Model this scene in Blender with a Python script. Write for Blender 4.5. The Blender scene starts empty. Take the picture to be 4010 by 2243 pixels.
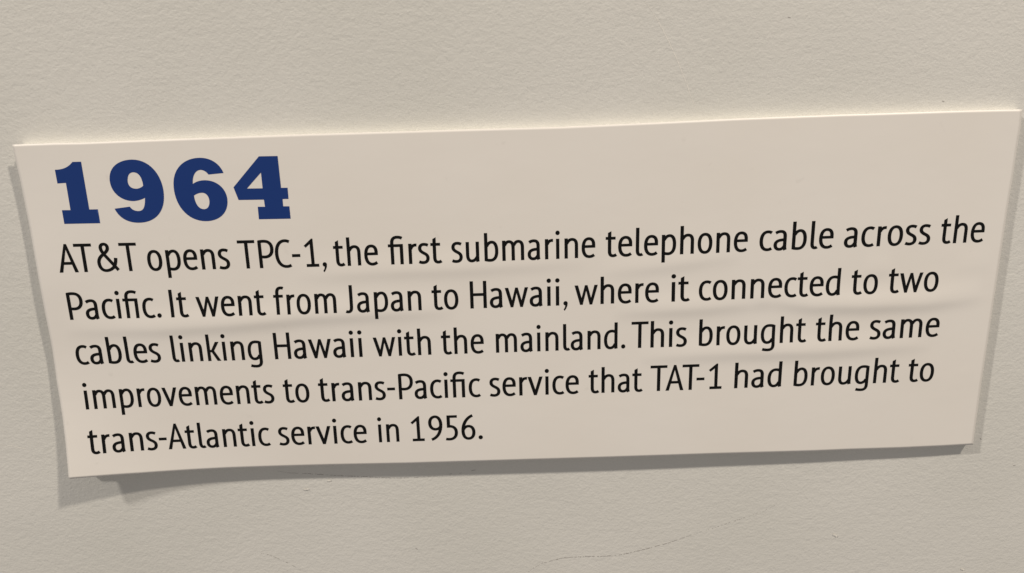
import bpy, bmesh, math, random
from mathutils import Matrix, Vector, noise
from mathutils.geometry import delaunay_2d_cdt
PI = math.pi
random.seed(7)
scene = bpy.context.scene
PANEL_Z = 1.40                      # height of the panel's centre above the floor (m)

# ---------------------------------------------------------------- camera
cam = bpy.data.cameras.new('camera'); cam_ob = bpy.data.objects.new('camera', cam)
scene.collection.objects.link(cam_ob); scene.camera = cam_ob
cam.sensor_width = 36.0; cam.lens = 26.035
cam.clip_start = 0.01; cam.clip_end = 50.0
cam_ob.matrix_world = Matrix(((0.9992753539, 0.0293666246, -0.0242150454, -0.0143),
                              (-0.030683352, 0.2450434136, -0.9690264482, -0.3193),
                              (-0.0225232983, 0.9690672457, 0.2457669104, PANEL_Z + 0.0865),
                              (0, 0, 0, 1)))
# ---------------------------------------------------------------- light
world = bpy.data.worlds.new('World'); scene.world = world; world.use_nodes = True
bg = world.node_tree.nodes['Background']
bg.inputs['Color'].default_value = (1.0, 0.94, 0.905, 1); bg.inputs['Strength'].default_value = 0.335
def lamp(name, loc, energy, color, size):
    l = bpy.data.lights.new(name, 'AREA'); l.shape = 'DISK'; l.size = size; l.energy = energy; l.color = color
    o = bpy.data.objects.new(name, l); scene.collection.objects.link(o)
    o.location = (loc[0], loc[1], PANEL_Z + loc[2])
    o.rotation_euler = (Vector((0, 0, PANEL_Z)) - o.location).to_track_quat('-Z', 'Y').to_euler()
    return o
lamp('gallery_spot', (1.45, -1.25, 2.40), 69.5, (1.0, 0.898, 0.775), 0.15)
lamp('gallery_spot', (-3.90, -2.10, 4.05), 226.0, (1.0, 0.925, 0.835), 0.32)
scene.view_settings.view_transform = 'Standard'; scene.view_settings.look = 'None'
scene.view_settings.exposure = 0.0; scene.view_settings.gamma = 1.0
scene.view_settings.use_curve_mapping = False

# ---------------------------------------------------------------- helpers
def new_mat(name, color, rough, spec=0.4):
    m = bpy.data.materials.new(name); m.use_nodes = True
    b = m.node_tree.nodes['Principled BSDF']
    b.inputs['Base Color'].default_value = (*color, 1); b.inputs['Roughness'].default_value = rough
    b.inputs['Specular IOR Level'].default_value = spec
    return m, m.node_tree, b
def noise_bump(nt, bsdf, layers, strength=1.0, prev=None):
    """layers: (scale vector, detail, roughness, distortion, distance in m), object space in metres"""
    tc = nt.nodes.new('ShaderNodeTexCoord'); last = prev
    for sc, det, ro, dis, dist in layers:
        mp = nt.nodes.new('ShaderNodeMapping'); mp.inputs['Scale'].default_value = sc
        nt.links.new(tc.outputs['Object'], mp.inputs['Vector'])
        n = nt.nodes.new('ShaderNodeTexNoise'); n.inputs['Scale'].default_value = 1.0
        n.inputs['Detail'].default_value = det; n.inputs['Roughness'].default_value = ro; n.inputs['Distortion'].default_value = dis
        nt.links.new(mp.outputs['Vector'], n.inputs['Vector'])
        b = nt.nodes.new('ShaderNodeBump'); b.inputs['Strength'].default_value = strength; b.inputs['Distance'].default_value = dist
        nt.links.new(n.outputs['Fac'], b.inputs['Height'])
        if last is not None: nt.links.new(last, b.inputs['Normal'])
        last = b.outputs['Normal']
    nt.links.new(last, bsdf.inputs['Normal'])
def tint(nt, bsdf, c0, c1, scale, detail=3.0):
    tc = nt.nodes.new('ShaderNodeTexCoord'); n = nt.nodes.new('ShaderNodeTexNoise')
    n.inputs['Scale'].default_value = scale; n.inputs['Detail'].default_value = detail
    nt.links.new(tc.outputs['Object'], n.inputs['Vector'])
    r = nt.nodes.new('ShaderNodeValToRGB'); r.color_ramp.elements[0].position = .35; r.color_ramp.elements[1].position = .65
    r.color_ramp.elements[0].color = (*c0, 1); r.color_ramp.elements[1].color = (*c1, 1)
    nt.links.new(n.outputs['Fac'], r.inputs['Fac']); nt.links.new(r.outputs['Color'], bsdf.inputs['Base Color'])
def mesh_obj(name, verts, faces, mat, parent=None, smooth=False):
    me = bpy.data.meshes.new(name); me.from_pydata(verts, [], faces); me.materials.append(mat); me.update()
    if smooth:
        for p in me.polygons: p.use_smooth = True
    o = bpy.data.objects.new(name, me); scene.collection.objects.link(o)
    if parent is not None: o.parent = parent
    return o
def empty(name, loc=(0, 0, 0), parent=None):
    o = bpy.data.objects.new(name, None); scene.collection.objects.link(o); o.location = loc
    o.empty_display_size = 0.02
    if parent is not None: o.parent = parent
    return o

# ---------------------------------------------------------------- materials
M_WALL, nt, b = new_mat('wall_paint', (0.60, 0.575, 0.535), 0.62, 0.3)
tint(nt, b, (0.576, 0.566, 0.524), (0.612, 0.600, 0.562), 8.0)
noise_bump(nt, b, [((9, 1, 11), 2.0, .5, .3, .0010), ((270, 1, 320), 3.0, .50, .2, .00021), ((760, 1, 860), 4.0, .55, .15, .00016)])
M_PAPER, nt, b = new_mat('satin_paper', (0.725, 0.68, 0.605), 0.43, 0.45)
tint(nt, b, (0.716, 0.678, 0.624), (0.728, 0.694, 0.646), 14.0, 2.0)
tc = nt.nodes.new('ShaderNodeTexCoord'); n = nt.nodes.new('ShaderNodeTexNoise')                 # sparse dust and handling marks
n.inputs['Scale'].default_value = 170.0; n.inputs['Detail'].default_value = 2.0
nt.links.new(tc.outputs['Object'], n.inputs['Vector'])
r = nt.nodes.new('ShaderNodeMapRange'); r.inputs['From Min'].default_value = 0.72; r.inputs['From Max'].default_value = 0.80
r.inputs['To Min'].default_value = 0.0; r.inputs['To Max'].default_value = 0.08
nt.links.new(n.outputs['Fac'], r.inputs['Value'])
mx = nt.nodes.new('ShaderNodeMix'); mx.data_type = 'RGBA'; mx.inputs['B'].default_value = (0.30, 0.28, 0.25, 1)
src = b.inputs['Base Color'].links[0].from_socket
nt.links.new(src, mx.inputs['A']); nt.links.new(r.outputs['Result'], mx.inputs['Factor']); nt.links.new(mx.outputs['Result'], b.inputs['Base Color'])
noise_bump(nt, b, [((40, 40, 60), 2.0, .5, 0, .00010), ((1500, 1500, 1500), 3.0, .5, 0, .00001)])
M_FOAM, nt, b = new_mat('foam_board', (0.96, 0.945, 0.895), 0.8, 0.2)
noise_bump(nt, b, [((900, 900, 900), 3.0, .6, 0, .0001)])
M_BLUE, nt, b = new_mat('blue_ink', (0.008, 0.034, 0.165), 0.5, 0.2)
M_BLACK, nt, b = new_mat('black_ink', (0.003, 0.003, 0.003), 0.5, 0.15)
M_PENCIL, nt, b = new_mat('dark_scuff', (0.33, 0.31, 0.29), 0.8, 0.2)
M_CRACK, nt, b = new_mat('crack_shadow', (0.31, 0.29, 0.27), 0.9, 0.1)
M_SCRATCH, nt, b = new_mat('wall_paint_line', (0.74, 0.71, 0.65), 0.6, 0.3)

# ---------------------------------------------------------------- how the panel stands off the wall (x, z in mm on the panel, heights in m)
def sstep(a, b, t):
    t = max(0.0, min(1.0, (t-a)/(b-a))); return t*t*(3-2*t)
def board_height(x, z):
    """front of the foam board: thickest near the middle, pressed closer to the wall at the right end"""
    h = 4.35 - 1.25*max(0.0, x-20)**2/190**2 - 0.35*max(0.0, -x)**2/200**2
    h += 0.35*sstep(-20, -75, z)*max(0.0, 1-((x-10)/150)**2)
    return h*0.001
def curl(x, z):
    """the paper peeling off the board: a little along the left edge, most at the lower left corner"""
    h = (0.95 + 0.30*math.sin(z*0.075 + 0.6))*sstep(-172, -213, x)
    t = 1 - (max(0.0, x+212)/120 + max(0.0, z+78)/88)
    if t > 0: h += 5.6*t**2.5
    return h*0.001

# ---------------------------------------------------------------- lettering
# Strokes ("s": a pen path, thicker upright than level) and filled pieces ("p"), cap height 700 units.
# name: (left bearing, width, right bearing, pieces)
PEN_V, PEN_H = 87.0, 73.0
def dot(cx, cy, r):
    return ('p', [(cx + r*math.cos(2*PI*i/24), cy + r*math.sin(2*PI*i/24)) for i in range(24)])
def bar(x0, y0, x1, y1):
    return ('p', [(x0, y0), (x1, y0), (x1, y1), (x0, y1)])
T_HEAD = ('p', [(57, 600), (138, 640), (138, 540), (57, 540)])
GLYPHS = {
 'A': (8, 468, 8, [('p', [(0, 0), (84, 0), (236, 596), (262, 700), (205, 700)]),
                   ('p', [(468, 0), (384, 0), (230, 580), (205, 700), (262, 700)]), bar(118, 192, 350, 257)]),
 'T': (15, 435, 15, [bar(0, 632, 435, 700), bar(177, 0, 258, 640)]),
 '&': (60, 525, 20, [('s', 'M 470 334 C 462 225 425 120 370 85 C 310 40 255 22 195 22 C 100 22 40 100 40 215 C 40 320 105 380 185 435 C 260 490 302 535 302 590 C 302 645 270 680 217 680 C 165 680 130 640 130 590 C 130 525 165 470 215 400 L 500 28')]),
 'P': (80, 388, 25, [bar(0, 0, 81, 680), ('s', 'M 14 656 C 60 664 105 668 150 668 C 285 668 347 595 347 478 C 347 340 265 275 150 275 C 115 275 90 278 62 284')]),
 'C': (45, 395, 10, [('s', 'M 380 638 C 345 658 310 668 270 668 C 122 668 41 530 41 345 C 41 150 122 23 270 23 C 320 23 355 34 390 54')]),
 'H': (80, 422, 80, [bar(0, 0, 81, 700), bar(341, 0, 422, 700), bar(70, 320, 350, 388)]),
 'I': (85, 81, 85, [bar(0, 0, 81, 700)]),
 'J': (15, 192, 75, [('s', 'M 151 700 L 151 150 C 151 60 120 20 62 20 C 40 20 22 24 4 33')]),
 '-': (25, 204, 25, [bar(0, 257, 204, 325)]),
 '1': (70, 315, 70, [('p', [(-33, 530), (9, 484), (120, 574), (125, 60), (203, 60), (198, 700), (165, 700)]), bar(0, 0, 315, 68)]),
 '9': (50, 371, 40, [('s', 'M 331 440 C 331 575 275 674 185 674 C 95 674 40 600 40 500 C 40 390 100 320 190 320 C 260 320 305 355 331 410'),
                     ('s', 'M 331 470 C 331 240 245 85 74 27')]),
 '5': (45, 324, 50, [bar(39, 632, 310, 697), bar(39, 355, 121, 660), ('s', 'M 60 388 C 90 391 105 391 125 390 C 225 385 283 315 283 218 C 283 95 215 24 95 24 C 60 24 30 27 3 36')]),
 '6': (50, 368, 40, [('s', 'M 302 679 C 125 610 40 430 40 250'), ('s', 'M 40 250 C 40 105 95 28 187 28 C 275 28 328 100 328 205 C 328 310 275 379 190 379 C 125 379 75 340 45 275')]),
 'o': (36, 375, 36, [('s', 'M 187 478 C 285 478 334 385 334 250 C 334 115 285 22 187 22 C 90 22 41 115 41 250 C 41 385 90 478 187 478')]),
 'e': (36, 356, 28, [bar(60, 249, 352, 312), ('s', 'M 315 249 L 315 320 C 315 425 265 477 187 477 C 92 477 41 390 41 248 C 41 100 105 23 205 23 C 255 23 292 38 330 66')]),
 'c': (36, 308, 14, [('s', 'M 296 446 C 268 466 238 477 202 477 C 98 477 41 390 41 247 C 41 105 98 23 202 23 C 243 23 274 34 303 56')]),
 'n': (71, 353, 62, [bar(0, 0, 81, 500), ('s', 'M 58 376 C 95 442 140 474 192 474 C 275 474 312 425 312 325 L 312 0')]),
 'h': (71, 352, 62, [bar(0, 0, 81, 705), ('s', 'M 58 376 C 95 442 140 474 192 474 C 274 474 311 425 311 325 L 311 0')]),
 'm': (71, 570, 62, [bar(0, 0, 81, 500), ('s', 'M 58 380 C 90 440 125 474 170 474 C 245 474 284 425 284 325 L 284 0'),
                     ('s', 'M 300 380 C 335 440 370 474 418 474 C 492 474 529 425 529 325 L 529 0')]),
 'u': (64, 348, 66, [('s', 'M 41 500 L 41 180 C 41 75 80 24 148 24 C 212 24 258 62 292 125'), ('s', 'M 302 500 L 302 110 C 302 65 303 30 310 0')]),
 'r': (71, 216, 6, [bar(0, 0, 81, 500), ('s', 'M 56 372 C 85 440 130 474 212 466')]),
 'i': (71, 81, 71, [bar(0, 0, 81, 500), dot(40, 651, 54)]),
 'l': (68, 170, 4, [('s', 'M 41 705 L 41 140 C 41 62 68 24 116 24 C 138 24 154 31 168 43')]),
 't': (12, 275, 8, [bar(0, 434, 246, 500), T_HEAD, ('s', 'M 97 560 L 97 145 C 97 62 127 23 187 23 C 220 23 246 33 270 52')]),
 'f': (12, 275, 0, [bar(0, 434, 250, 500), ('s', 'M 101 0 L 101 540 C 101 638 142 680 212 680 C 236 680 256 676 274 667')]),
 'fi': (12, 382, 71, [bar(0, 434, 340, 500), bar(301, 0, 382, 500), ('s', 'M 101 0 L 101 530 C 101 630 150 676 240 676 C 298 676 334 664 366 646')]),
 'b': (71, 362, 36, [bar(0, 12, 81, 705), ('s', 'M 58 376 C 95 442 140 477 192 477 C 275 477 321 395 321 255 C 321 105 262 23 150 23 C 105 23 62 30 10 46')]),
 'p': (71, 366, 36, [bar(0, -192, 81, 500), ('s', 'M 58 376 C 95 442 140 477 196 477 C 280 477 325 395 325 255 C 325 100 262 23 160 23 C 128 23 95 28 65 40')]),
 'd': (36, 368, 60, [('s', 'M 305 457 C 275 470 245 477 212 477 C 100 477 41 385 41 235 C 41 95 92 23 172 23 C 236 23 280 68 306 130'), ('s', 'M 325 705 L 325 110 C 325 60 326 30 332 0')]),
 'g': (36, 376, 66, [('s', 'M 340 460 C 298 472 258 477 215 477 C 100 477 41 385 41 235 C 41 95 92 23 172 23 C 236 23 280 62 310 120'), ('s', 'M 335 486 L 335 -40 C 335 -132 285 -174 200 -174 C 140 -174 92 -166 50 -150')]),
 'k': (71, 346, 4, [bar(0, 0, 81, 705), ('p', [(70, 232), (70, 290), (116, 290), (237, 500), (330, 500), (186, 268), (346, 0), (252, 0), (122, 232)])]),
 'a': (34, 335, 52, [('s', 'M 40 436 C 80 462 118 474 162 474 C 244 474 276 430 276 345 L 276 110 C 276 65 282 30 294 0'),
                     ('s', 'M 276 262 L 215 259 C 95 252 40 212 40 135 C 40 66 82 22 146 22 C 212 22 256 66 280 130')]),
 's': (26, 288, 26, [('s', 'M 258 450 C 222 469 188 477 150 477 C 82 477 43 435 43 378 C 43 318 88 288 152 254 C 218 220 246 188 246 130 C 246 64 196 23 125 23 C 86 23 52 31 16 48')]),
 'v': (8, 400, 8, [('p', [(0, 500), (88, 500), (206, 130), (164, -4)]), ('p', [(400, 500), (314, 500), (200, 130), (164, -4), (238, -4)]), ('p', [(200, 150), (212, 150), (238, -4), (164, -4)])]),
 'w': (8, 596, 8, [('p', [(0, 500), (84, 500), (186, 135), (206, -4), (142, -4)]), ('p', [(268, 500), (330, 500), (206, -4), (142, -4), (172, 135)]),
                   ('p', [(268, 500), (330, 500), (432, 135), (455, -4), (391, -4)]), ('p', [(596, 500), (514, 500), (420, 135), (391, -4), (455, -4)])]),
 '.': (45, 108, 45, [dot(54, 52, 55)]),
 ',': (42, 110, 45, [dot(54, 50, 53), ('p', [(107, 50), (100, -10), (70, -85), (30, -142), (8, -112), (40, -60), (52, -5), (54, 40)])]),
}
KERN = {('A', 'T'): -57, ('T', '&'): 20, ('&', 'T'): 31, ('T', 'P'): -13, ('P', 'C'): -40, ('-', '1'): 54, ('T', 'A'): -50, ('T', 'h'): -20, ('P', 'a'): -25,
        ('r', 'v'): 0, ('H', 'a'): -30, ('T', '-'): -95, ('A', 't'): -8, ('.', ' '): 0, ('1', ','): -20}
def word_offsets(glyphs):
    xs, x = [], 0.0
    for i, g in enumerate(glyphs):
        lb, w, rb, _ = GLYPHS[g]
        if i:
            x += GLYPHS[glyphs[i-1]][2] + lb + KERN.get((glyphs[i-1], g), 0)
        xs.append(x); x += w
    return xs

# ---------------------------------------------------------------- measured layout (mm from the panel's centre)
OUTLINE = {
  'top': [(-209.72, 72.88), (-193.09, 73.08), (-181.89, 72.99), (-131.89, 73.75), (-91.11, 74.22), (-58.38, 74.38), (-26.66, 74.56), (15.86, 74.69), (58.64, 75.6), (90.81, 76.37), (134.27, 76.95), (145.18, 76.98), (186.0, 77.32), (204.37, 77.29), (211.72, 77.22)],
  'left': [(-209.72, 72.88), (-209.71, 68.23), (-209.32, 58.39), (-208.87, 35.68), (-208.84, -1.22), (-208.72, -12.8), (-209.21, -31.1), (-208.8, -47.67), (-208.74, -60.01), (-208.92, -75.41)],
  'right': [(211.72, 77.22), (212.06, 69.59), (211.82, 58.57), (211.81, 49.16), (211.48, 35.25), (211.26, 7.2), (211.12, -18.65), (210.85, -47.59), (210.9, -62.95), (211.01, -77.84)],
  'bottom': [(-208.92, -75.41), (-198.06, -75.62), (-177.5, -76.03), (-153.64, -75.84), (-138.53, -75.81), (-92.78, -76.12), (-56.48, -76.67), (2.62, -76.94), (38.36, -77.15), (86.04, -77.38), (135.34, -77.98), (147.96, -77.95), (177.03, -78.22), (195.89, -78.11), (211.01, -77.84)],
}
BASELINE = {
  1: [18.471, 0.007182, 2.8658e-05, -8.1274e-08],
  2: [-2.6253, 0.0045469, 2.1856e-05, -4.941e-08],
  3: [-23.646, 0.0013797, 1.9022e-05, -2.1276e-08],
  4: [-44.547, -0.000557, 6.7082e-06, -2.6024e-08],
  5: [-65.469, -0.0020904, 3.6231e-06],
}
WORDS = [   # line, glyphs, left edge (mm), width of one unit (mm)
  (1, 'A T & T', -199.60, 0.01672),
  (1, 'o p e n s', -162.39, 0.01659),
  (1, 'T P C - 1 ,', -123.55, 0.01675),
  (1, 't h e', -82.91, 0.01631),
  (1, 'fi r s t', -59.41, 0.01662),
  (1, 's u b m a r i n e', -32.23, 0.01649),
  (1, 't e l e p h o n e', 34.70, 0.01705),
  (1, 'c a b l e', 102.18, 0.01768),
  (1, 'a c r o s s', 139.73, 0.01802),
  (1, 't h e', 182.79, 0.01692),
  (2, 'P a c i fi c .', -198.73, 0.01654),
  (2, 'I t', -155.42, 0.01668),
  (2, 'w e n t', -144.14, 0.01656),
  (2, 'f r o m', -110.56, 0.01634),
  (2, 'J a p a n', -79.45, 0.01647),
  (2, 't o', -41.70, 0.01662),
  (2, 'H a w a i i ,', -24.92, 0.01701),
  (2, 'w h e r e', 21.14, 0.01699),
  (2, 'i t', 64.16, 0.01790),
  (2, 'c o n n e c t e d', 76.29, 0.01742),
  (2, 't o', 144.73, 0.01728),
  (2, 't w o', 161.50, 0.01747),
  (3, 'c a b l e s', -199.21, 0.01670),
  (3, 'l i n k i n g', -157.60, 0.01626),
  (3, 'H a w a i i', -112.57, 0.01683),
  (3, 'w i t h', -68.76, 0.01652),
  (3, 't h e', -38.57, 0.01628),
  (3, 'm a i n l a n d .', -14.20, 0.01646),
  (3, 'T h i s', 46.64, 0.01727),
  (3, 'b r o u g h t', 77.21, 0.01701),
  (3, 't h e', 130.27, 0.01723),
  (3, 's a m e', 155.22, 0.01755),
  (4, 'i m p r o v e m e n t s', -198.34, 0.01630),
  (4, 't o', -110.51, 0.01657),
  (4, 't r a n s - P a c i fi c', -94.74, 0.01671),
  (4, 's e r v i c e', -17.68, 0.01679),
  (4, 't h a t', 27.45, 0.01660),
  (4, 'T A T - 1', 55.67, 0.01737),
  (4, 'h a d', 94.45, 0.01752),
  (4, 'b r o u g h t', 122.00, 0.01720),
  (4, 't o', 175.31, 0.01753),
  (5, 't r a n s - A t l a n t i c', -199.22, 0.01653),
  (5, 's e r v i c e', -114.82, 0.01662),
  (5, 'i n', -69.19, 0.01613),
  (5, '1 9 5 6 .', -53.72, 0.01714),
]
NUMERALS = [
  ('M -194.54 62.25 C -191.19 62.21 -188.86 63.22 -186.98 65.27 L -183.48 65.27 L -183.28 45.39 L -179.76 45.38 L -179.69 39.48 L -194.44 39.63 L -194.48 45.42 L -190.99 45.37 L -191.01 56.75 L -194.46 56.61 Z',),
  ('M -172.81 45.44 L -166.42 46.13 C -165.63 44.75 -164.47 44.21 -162.99 44.17 C -160.99 44.27 -160.05 45.61 -159.57 49.70 C -161.07 48.89 -163.12 48.40 -164.84 48.44 C -170.22 48.78 -173.77 52.96 -172.94 58.38 C -172.22 63.03 -167.91 65.70 -162.56 65.62 C -154.78 65.43 -150.55 57.81 -151.67 49.65 C -152.59 42.89 -157.25 39.06 -163.70 39.23 C -168.91 39.37 -171.72 42.13 -172.81 45.44 Z', 'M -165.66 57.21 C -165.33 59.42 -164.30 60.43 -162.84 60.39 C -160.64 60.34 -159.51 58.04 -159.59 54.73 C -160.60 53.86 -161.88 53.50 -162.86 53.57 C -165.05 53.73 -165.96 55.24 -165.66 57.21 Z',),
  ('M -125.78 59.16 L -132.04 58.68 C -132.74 59.83 -133.87 60.64 -135.09 60.68 C -137.31 60.58 -138.71 58.50 -139.01 54.95 C -137.40 56.00 -135.63 56.40 -133.81 56.35 C -128.50 56.21 -124.91 52.20 -125.52 46.95 C -126.11 41.92 -130.30 38.99 -135.53 39.13 C -143.50 39.35 -148.09 46.80 -146.93 55.50 C -146.07 61.88 -141.05 65.82 -134.71 65.66 C -130.32 65.55 -126.94 63.12 -125.78 59.16 Z', 'M -139.14 50.07 C -138.06 50.79 -136.77 51.21 -135.53 51.17 C -133.67 51.03 -132.81 49.15 -133.05 47.15 C -133.28 45.30 -134.31 44.22 -135.65 44.25 C -137.88 44.31 -139.09 46.56 -139.14 50.07 Z',),
  ('M -110.45 65.65 L -102.69 65.60 L -102.57 52.37 L -99.84 52.34 L -99.90 47.64 L -102.39 47.65 L -102.44 44.58 L -99.85 44.51 L -99.80 39.23 L -113.18 39.34 L -113.12 44.66 L -110.08 44.58 L -110.22 47.61 L -120.81 47.73 L -122.33 53.13 Z', 'M -110.27 58.97 L -110.27 52.37 L -116.81 52.43 Z',),
]
RIDGES = [   # crest line (mm), height (mm)
  ([(-100.82, 14.73), (-78.78, 15.21), (-62.21, 15.64), (-29.01, 15.8), (-1.21, 16.69), (26.67, 17.81)], 0.2),
  ([(32.29, 12.5), (49.13, 13.61), (71.58, 15.91), (94.05, 18.1)], 0.17),
  ([(-202.19, -6.37), (-164.11, -7.35), (-130.66, -6.29), (-97.02, -4.06), (-63.43, -3.12), (-32.0, -2.93)], 0.33),
  ([(38.11, -5.71), (63.21, -5.57), (79.92, -5.16), (100.98, -3.84), (109.01, -3.39)], 0.26),
  ([(100.88, -2.07), (115.98, -4.09), (128.38, -5.92), (150.17, -6.65), (179.16, -6.56), (199.97, -4.65), (205.76, -3.89)], 0.36),
  ([(49.93, -27.57), (73.16, -27.27), (92.5, -26.97), (131.73, -27.63), (156.46, -26.8), (184.9, -26.12)], 0.29),
  ([(149.42, 9.71), (158.65, 9.65), (163.11, 11.14)], 0.1),
  ([(191.07, 9.78), (208.45, 10.51)], 0.05),
]
MARKS = {
  'crack': [[(-2.62, -141.09), (0.37, -138.2), (5.1, -135.4), (9.81, -134.14), (15.1, -132.84), (20.37, -132.61), (26.24, -132.53), (33.29, -132.63), (40.34, -132.67), (46.21, -131.86), (53.24, -130.37), (60.26, -128.62), (67.84, -126.5), (73.66, -124.56), (80.03, -122.07)], [(80.03, -122.2), (88.15, -119.79), (96.81, -116.88), (104.29, -114.25), (112.93, -111.68)], [(112.93, -111.68), (120.83, -107.16)], [(-133.72, -123.75), (-129.18, -123.95), (-125.36, -125.75), (-121.56, -127.88), (-117.77, -130.22), (-114.53, -132.48), (-111.33, -135.27)]],
  'scuff': [[(-119.64, -80.26), (-113.12, -81.74), (-105.39, -82.35), (-96.56, -83.32), (-88.26, -84.26), (-78.8, -84.94), (-68.78, -85.96), (-59.27, -86.46), (-51.95, -86.31), (-43.49, -86.02)], [(-38.12, -85.42), (-35.84, -84.89)], [(-33.31, -85.05), (-32.18, -84.91)], [(-27.64, -84.03), (-25.65, -83.48)]],
  'scratch': [[(50.12, 124.21), (54.14, 119.33), (57.72, 113.49), (60.84, 107.84), (64.54, 100.7), (68.33, 92.04), (71.09, 85.22), (73.82, 79.79)], [(-243.44, -62.58), (-238.67, -62.98), (-231.76, -65.04)]],
  'flake': [[(149.22, -125.11), (150.29, -125.73), (151.12, -126.47)], [(216.21, -147.49), (217.86, -148.15)], [(-107.07, -90.17), (-105.9, -90.48), (-104.91, -90.12)], [(-95.44, -86.22), (-94.24, -86.13)]],
  'chip': [[(109.89, 116.36), (110.98, 116.25)], [(178.75, 81.35), (179.69, 81.15)], [(-56.15, -124.28), (-55.26, -124.97)], [(216.36, -76.21), (217.08, -77.16)], [(234.55, -91.37), (235.92, -91.2)]],
}

# ---------------------------------------------------------------- the wall
def box(x0, x1, y0, y1, z0, z1):
    v = [(x, y, z) for x in (x0, x1) for y in (y0, y1) for z in (z0, z1)]
    f = [(0, 1, 3, 2), (4, 6, 7, 5), (0, 4, 5, 1), (2, 3, 7, 6), (0, 2, 6, 4), (1, 5, 7, 3)]
    return v, f
v, f = box(-3.0, 3.0, 0.0, 0.12, 0.0, 2.9)
wall = mesh_obj('wall', v, f, M_WALL)
wall['kind'] = 'structure'; wall['category'] = 'wall'
wall['label'] = 'off-white painted plaster wall with a fine orange-peel texture and hairline cracks'

def at_panel(x, z, y=0.0):          # panel millimetres -> metres in the panel's own space
    return (x*0.001, y, z*0.001)
def ribbon(name, pts, mat, w0, w1, gap, lift):
    """a thin broken line on the wall's face: irregular width, with small gaps"""
    vs, fs = [], []
    dense = []
    for (x0, z0), (x1, z1) in zip(pts[:-1], pts[1:]):
        n = max(2, int(math.hypot(x1-x0, z1-z0)/0.35))
        dense += [(x0 + (x1-x0)*i/n, z0 + (z1-z0)*i/n) for i in range(n)]
    dense.append(pts[-1])
    total = len(dense)
    for i in range(total - 1):
        if random.random() < gap: continue
        (x0, z0), (x1, z1) = dense[i], dense[i+1]
        d = math.hypot(x1-x0, z1-z0) or 1e-6
        nx, nz = -(z1-z0)/d, (x1-x0)/d
        j0 = 0.35*noise.noise((x0*.9, z0*.9, 1.3)); j1 = 0.35*noise.noise((x1*.9, z1*.9, 1.3))
        end = min(1.0, .25 + 3.0*min(i + 1, total - i)/total)
        h0 = .5*end*(w0 + (w1-w0)*(.5 + .5*noise.noise((x0*.5, z0*.5, 5)))); h1 = .5*end*(w0 + (w1-w0)*(.5 + .5*noise.noise((x1*.5, z1*.5, 5))))
        k = len(vs)
        for (x, z, h, j, s) in ((x0, z0, h0, j0, 1), (x0, z0, h0, j0, -1), (x1, z1, h1, j1, -1), (x1, z1, h1, j1, 1)):
            x2, y2, z2 = at_panel(x + nx*(s*h + j*.5), z + nz*(s*h + j*.5))
            vs.append((x2, -lift, PANEL_Z + z2))
        fs.append((k, k+1, k+2, k+3))
    return mesh_obj(name, vs, fs, mat, wall)
for pts, w, gap in zip(MARKS['crack'], (.46, .24, .20, .28), (.30, .62, .70, .5)): ribbon('crack', pts, M_CRACK, .08, w, gap, .00006)
for pts in MARKS['scuff']: ribbon('scuff_mark', pts, M_PENCIL, .08, .34, .38, .00006)
for pts in MARKS['scratch']: ribbon('scratch', pts, M_SCRATCH, .22, .38, .10, .00004)
for pts in MARKS['chip']: ribbon('chip', pts, M_PENCIL, .18, .34, 0, .00006)

for pts in MARKS['flake']: ribbon('paint_flake', pts, M_SCRATCH, .45, .9, 0, .00035)

# ---------------------------------------------------------------- the caption panel
panel = empty('caption_panel', (0, 0, PANEL_Z))
panel['label'] = 'white foam-board caption panel with blue 1964 heading, lower left corner curling off the wall'
panel['category'] = 'sign'
PAPER = 0.00018                     # thickness of the paper face (m)
def seg_dist(px, pz, pts):
    best = 1e9; sgn = 1; tt = 0; acc = 0; tot = sum(math.hypot(b[0]-a[0], b[1]-a[1]) for a, b in zip(pts[:-1], pts[1:]))
    for (ax, az), (bx, bz) in zip(pts[:-1], pts[1:]):
        dx, dz = bx-ax, bz-az; L2 = dx*dx + dz*dz; L = math.sqrt(L2)
        t = max(0, min(1, ((px-ax)*dx + (pz-az)*dz)/L2))
        d = math.hypot(px-ax-t*dx, pz-az-t*dz)
        if d < best:
            best = d; sgn = 1 if (pz-az)*dx - (px-ax)*dz > 0 else -1; tt = (acc + t*L)/tot
        acc += L
    return best, sgn, tt
def wrinkle(x, z):
    """soft ridges where the paper has come loose from the board (m)"""
    h = 0.0
    for pts, a in RIDGES:
        if not (min(p[1] for p in pts) - 17 < z < max(p[1] for p in pts) + 17): continue
        d, s, t = seg_dist(x, z, pts)
        if d < 17:
            sig = 4.6 if s > 0 else 2.7                                   # long rise above the crest, short fall below
            h += 2.1*a*0.001*math.exp(-.5*(d/sig)**2)*(math.sin(PI*min(1, max(0, t)))**.6 if 0 < t < 1 else 0)
    h += 0.00006*noise.noise((x*.018, z*.03, 2.2)) + 0.00002*noise.noise((x*.06, z*.08, 7.7))
    return h
def front_y(x, z):
    return -(board_height(x, z) + PAPER + curl(x, z) + wrinkle(x, z))

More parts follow.
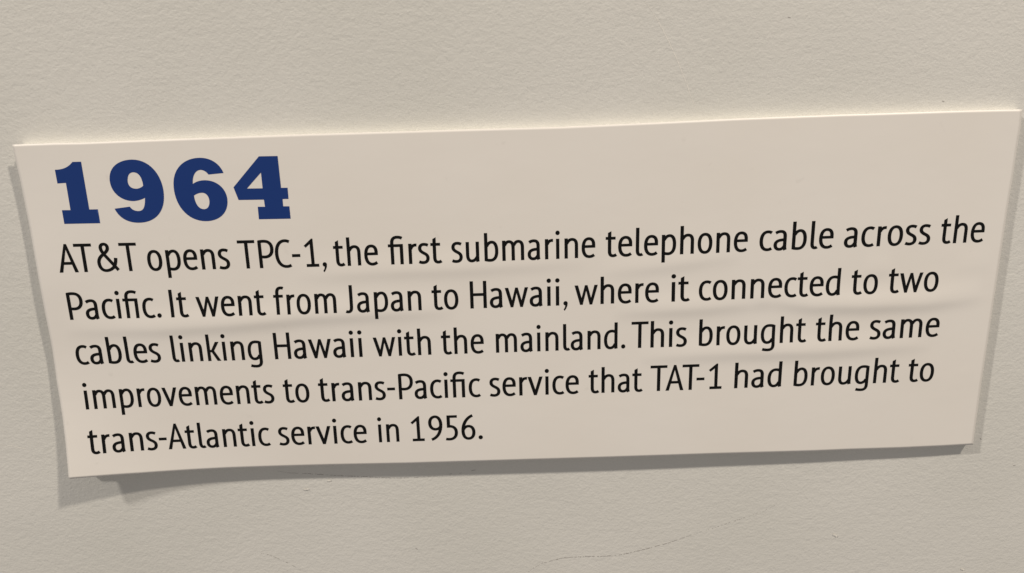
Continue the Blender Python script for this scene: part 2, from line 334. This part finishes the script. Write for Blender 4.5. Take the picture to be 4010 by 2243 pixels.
def interp(pts, t, axis):
    for a, b in zip(pts[:-1], pts[1:]):
        if t <= b[axis] or b is pts[-1]:
            k = (t - a[axis])/(b[axis]-a[axis]); return a[1-axis] + k*(b[1-axis]-a[1-axis])
TOP = OUTLINE['top']; BOT = OUTLINE['bottom']; LEF = OUTLINE['left'][::-1]; RIG = OUTLINE['right'][::-1]
def outline_point(u, v):
    """Coons patch over the cut outline: u left to right, v bottom to top"""
    tx = TOP[0][0] + u*(TOP[-1][0]-TOP[0][0]); top = (tx, interp(TOP, tx, 0))
    bx = BOT[0][0] + u*(BOT[-1][0]-BOT[0][0]); bot = (bx, interp(BOT, bx, 0))
    lz = LEF[0][1] + v*(LEF[-1][1]-LEF[0][1]); lef = (interp(LEF, lz, 1), lz)
    rz = RIG[0][1] + v*(RIG[-1][1]-RIG[0][1]); rig = (interp(RIG, rz, 1), rz)
    p = []
    for i in (0, 1):
        c = (1-v)*bot[i] + v*top[i] + (1-u)*lef[i] + u*rig[i]
        c -= (1-u)*(1-v)*BOT[0][i] + u*(1-v)*BOT[-1][i] + (1-u)*v*TOP[0][i] + u*v*TOP[-1][i]
        p.append(c)
    return p
def slab(name, nu, nv, y_front, y_back, mat, inset=(0, 0, 0, 0)):
    vs, fs = [], []
    for j in range(nv+1):
        for i in range(nu+1):
            x, z = outline_point(i/nu, j/nv)
            x += inset[0]*(1-i/nu) - inset[1]*i/nu; z += inset[2]*(1-j/nv) - inset[3]*j/nv
            if i in (0, nu): x += .07*noise.noise((z*1.3, 4.0, 1.0 + i))            # hand-cut edges
            if j in (0, nv): z += .07*noise.noise((x*1.1, 9.0, 1.0 + j))
            vs.append(at_panel(x, z, y_front(x, z)))
    n = len(vs)
    for j in range(nv+1):
        for i in range(nu+1):
            x, y, z = vs[j*(nu+1)+i]; vs.append((x, y_back(x*1000, z*1000), z))
    idx = lambda i, j: j*(nu+1)+i
    for j in range(nv):
        for i in range(nu):
            a, b, c, d = idx(i, j), idx(i+1, j), idx(i+1, j+1), idx(i, j+1)
            fs.append((a, b, c, d)); fs.append((n+d, n+c, n+b, n+a))
    o_front = len(fs)
    for i in range(nu):
        a, b = idx(i, 0), idx(i+1, 0); fs.append((b, a, n+a, n+b))
        a, b = idx(i, nv), idx(i+1, nv); fs.append((a, b, n+b, n+a))
    for j in range(nv):
        a, b = idx(0, j), idx(0, j+1); fs.append((a, b, n+b, n+a))
        a, b = idx(nu, j), idx(nu, j+1); fs.append((b, a, n+a, n+b))
    o = mesh_obj(name, vs, fs, mat, panel)
    for k, p in enumerate(o.data.polygons): p.use_smooth = k < o_front
    return o
slab('paper_face', 300, 150, front_y, lambda x, z: front_y(x, z) + PAPER - .00003, M_PAPER)
slab('foam_core', 90, 40, lambda x, z: -board_height(x, z), lambda x, z: -.0001, M_FOAM, (1.6, .2, .35, .27))   # inset left, right, bottom, top

# ---------------------------------------------------------------- printing on the panel
def parse(path):
    t = path.split(); i = 0; out = []; cur = (0, 0)
    num = lambda k: (float(t[k]), float(t[k+1]))
    while i < len(t):
        c = t[i]
        if c == 'M': cur = num(i+1); out.append(('M', cur)); i += 3
        elif c == 'L': cur = num(i+1); out.append(('L', cur)); i += 3
        elif c == 'C':
            a, b2, e = num(i+1), num(i+3), num(i+5); out.append(('C', cur, a, b2, e)); cur = e; i += 7
        else: i += 1
    return out
def sample(path, n=12):
    pts = []
    for s in parse(path):
        if s[0] in 'ML':
            if s[0] == 'L' and pts:
                p0 = pts[-1]; pts += [(p0[0]+(s[1][0]-p0[0])*k/2, p0[1]+(s[1][1]-p0[1])*k/2) for k in (1, 2)]
            else: pts.append(s[1])
        else:
            _, p0, p1, p2, p3 = s
            for k in range(1, n+1):
                u = k/n; w = 1-u
                pts.append(tuple(w**3*p0[i] + 3*w*w*u*p1[i] + 3*w*u*u*p2[i] + u**3*p3[i] for i in (0, 1)))
    return pts
def stroke_quads(path):
    p = sample(path); L, R = [], []
    closed = math.hypot(p[0][0]-p[-1][0], p[0][1]-p[-1][1]) < 1
    for i in range(len(p)):
        a = p[max(0, i-1)]; b2 = p[min(len(p)-1, i+1)]
        if closed and i in (0, len(p)-1): a, b2 = p[-2], p[1]
        dx, dy = b2[0]-a[0], b2[1]-a[1]; d = math.hypot(dx, dy) or 1
        dx, dy = dx/d, dy/d
        w = .5*math.sqrt((PEN_V*dy)**2 + (PEN_H*dx)**2)
        L.append((p[i][0]-dy*w, p[i][1]+dx*w)); R.append((p[i][0]+dy*w, p[i][1]-dx*w))
    return [[R[i], R[i+1], L[i+1], L[i]] for i in range(len(p)-1)]
def grow(poly, d):
    """the polygon with every edge moved outward by d (ink spread)"""
    n = len(poly); area = sum(poly[i][0]*poly[(i+1) % n][1] - poly[(i+1) % n][0]*poly[i][1] for i in range(n))
    if area < 0: poly = poly[::-1]
    out = []
    for i in range(n):
        p0, p1, p2 = poly[i-1], poly[i], poly[(i+1) % n]
        a = math.atan2(p1[1]-p0[1], p1[0]-p0[0]) - PI/2; c = math.atan2(p2[1]-p1[1], p2[0]-p1[0]) - PI/2
        nx, ny = math.cos(a)+math.cos(c), math.sin(a)+math.sin(c); k = 2/max(.6, nx*nx+ny*ny)
        out.append((p1[0]+d*nx*k, p1[1]+d*ny*k))
    return out
def union(polys):
    """triangles covering the union of simple polygons, without overlaps"""
    vs, fs = [], []
    for poly in polys:
        area = sum(a[0]*b2[1]-b2[0]*a[1] for a, b2 in zip(poly, poly[1:] + poly[:1]))
        if area < 0: poly = poly[::-1]
        k = len(vs); vs += [Vector(q) for q in poly]; fs.append(list(range(k, k+len(poly))))
    r = delaunay_2d_cdt(vs, [], fs, 0, 1e-4)
    return [tuple(q) for q in r[0]], [tuple(t) for t, src in zip(r[2], r[5]) if src]
GCACHE = {}
def glyph_mesh(g):
    if g not in GCACHE:
        polys = []
        for kind, d in GLYPHS[g][3]:
            polys += [grow(d, 3.0)] if kind == 'p' else stroke_quads(d)
        GCACHE[g] = union(polys)
    return GCACHE[g]
INK = 0.00005
def printed(name, verts2, faces, mat, parent):
    """flat printing (mm) laid on the paper, cut fine enough to follow its waves"""
    bm = bmesh.new(); bv = [bm.verts.new((x, 0, z)) for x, z in verts2]
    for t in faces:
        try: bm.faces.new([bv[i] for i in t])
        except ValueError: pass
    zs = [z for _, z in verts2]; xs = [x for x, _ in verts2]
    for axis, lo, hi in ((2, min(zs), max(zs)), (0, min(xs), max(xs))):
        c = math.floor(lo) + 1.0
        while c < hi:
            co = (c, 0, 0) if axis == 0 else (0, 0, c); no = (1, 0, 0) if axis == 0 else (0, 0, 1)
            bmesh.ops.bisect_plane(bm, geom=bm.verts[:] + bm.edges[:] + bm.faces[:], dist=1e-5, plane_co=co, plane_no=no)
            c += 1.5
    for q in bm.verts:
        x, z = q.co.x, q.co.z; q.co = at_panel(x, z, front_y(x, z) - INK)
    bm.normal_update()
    for fc in bm.faces:
        if fc.normal.y > 0: fc.normal_flip()
        fc.smooth = True
    me = bpy.data.meshes.new(name); bm.to_mesh(me); bm.free(); me.materials.append(mat)
    o = bpy.data.objects.new(name, me); scene.collection.objects.link(o); o.parent = parent
    return o
heading = empty('heading', parent=panel); heading['label'] = 'bold blue slab heading reading 1964'
for loops in NUMERALS:
    outer = sample(loops[0], 16)
    if math.hypot(outer[0][0]-outer[-1][0], outer[0][1]-outer[-1][1]) < .02: outer.pop()
    rings = [outer]
    for h in loops[1:]:
        r = sample(h, 16)
        if math.hypot(r[0][0]-r[-1][0], r[0][1]-r[-1][1]) < .02: r.pop()
        rings.append(r)
    vs, fs = [], []
    for r in rings:
        k = len(vs); vs += [Vector(q) for q in r]; fs.append(list(range(k, k+len(r))))
    res = delaunay_2d_cdt(vs, [], fs, 0, 1e-5)
    def inside(p, ring):
        c = False
        for (x0, z0), (x1, z1) in zip(ring, ring[1:] + ring[:1]):
            if (z0 > p[1]) != (z1 > p[1]) and p[0] < (x1-x0)*(p[1]-z0)/(z1-z0) + x0: c = not c
        return c
    tri = []
    for t in res[2]:
        c = (sum(res[0][i][0] for i in t)/3, sum(res[0][i][1] for i in t)/3)
        if inside(c, rings[0]) and not any(inside(c, h) for h in rings[1:]): tri.append(tuple(t))
    printed('numeral', [tuple(q) for q in res[0]], tri, M_BLUE, heading)

UNIT_Z = 0.0175
LINES = {}
for line, text, x0, sx in WORDS:
    if line not in LINES: LINES[line] = empty('text_line', parent=panel)
    glyphs = text.split(); vs, fs = [], []
    for g, gx in zip(glyphs, word_offsets(glyphs)):
        gv, gf = glyph_mesh(g); k = len(vs)
        for ux, uz in gv:
            x = x0 + sx*(gx + ux)
            z = sum(c*x**i for i, c in enumerate(BASELINE[line])) + UNIT_Z*uz
            vs.append((x, z))
        fs += [tuple(i + k for i in t) for t in gf]
    printed('word', vs, fs, M_BLACK, LINES[line])
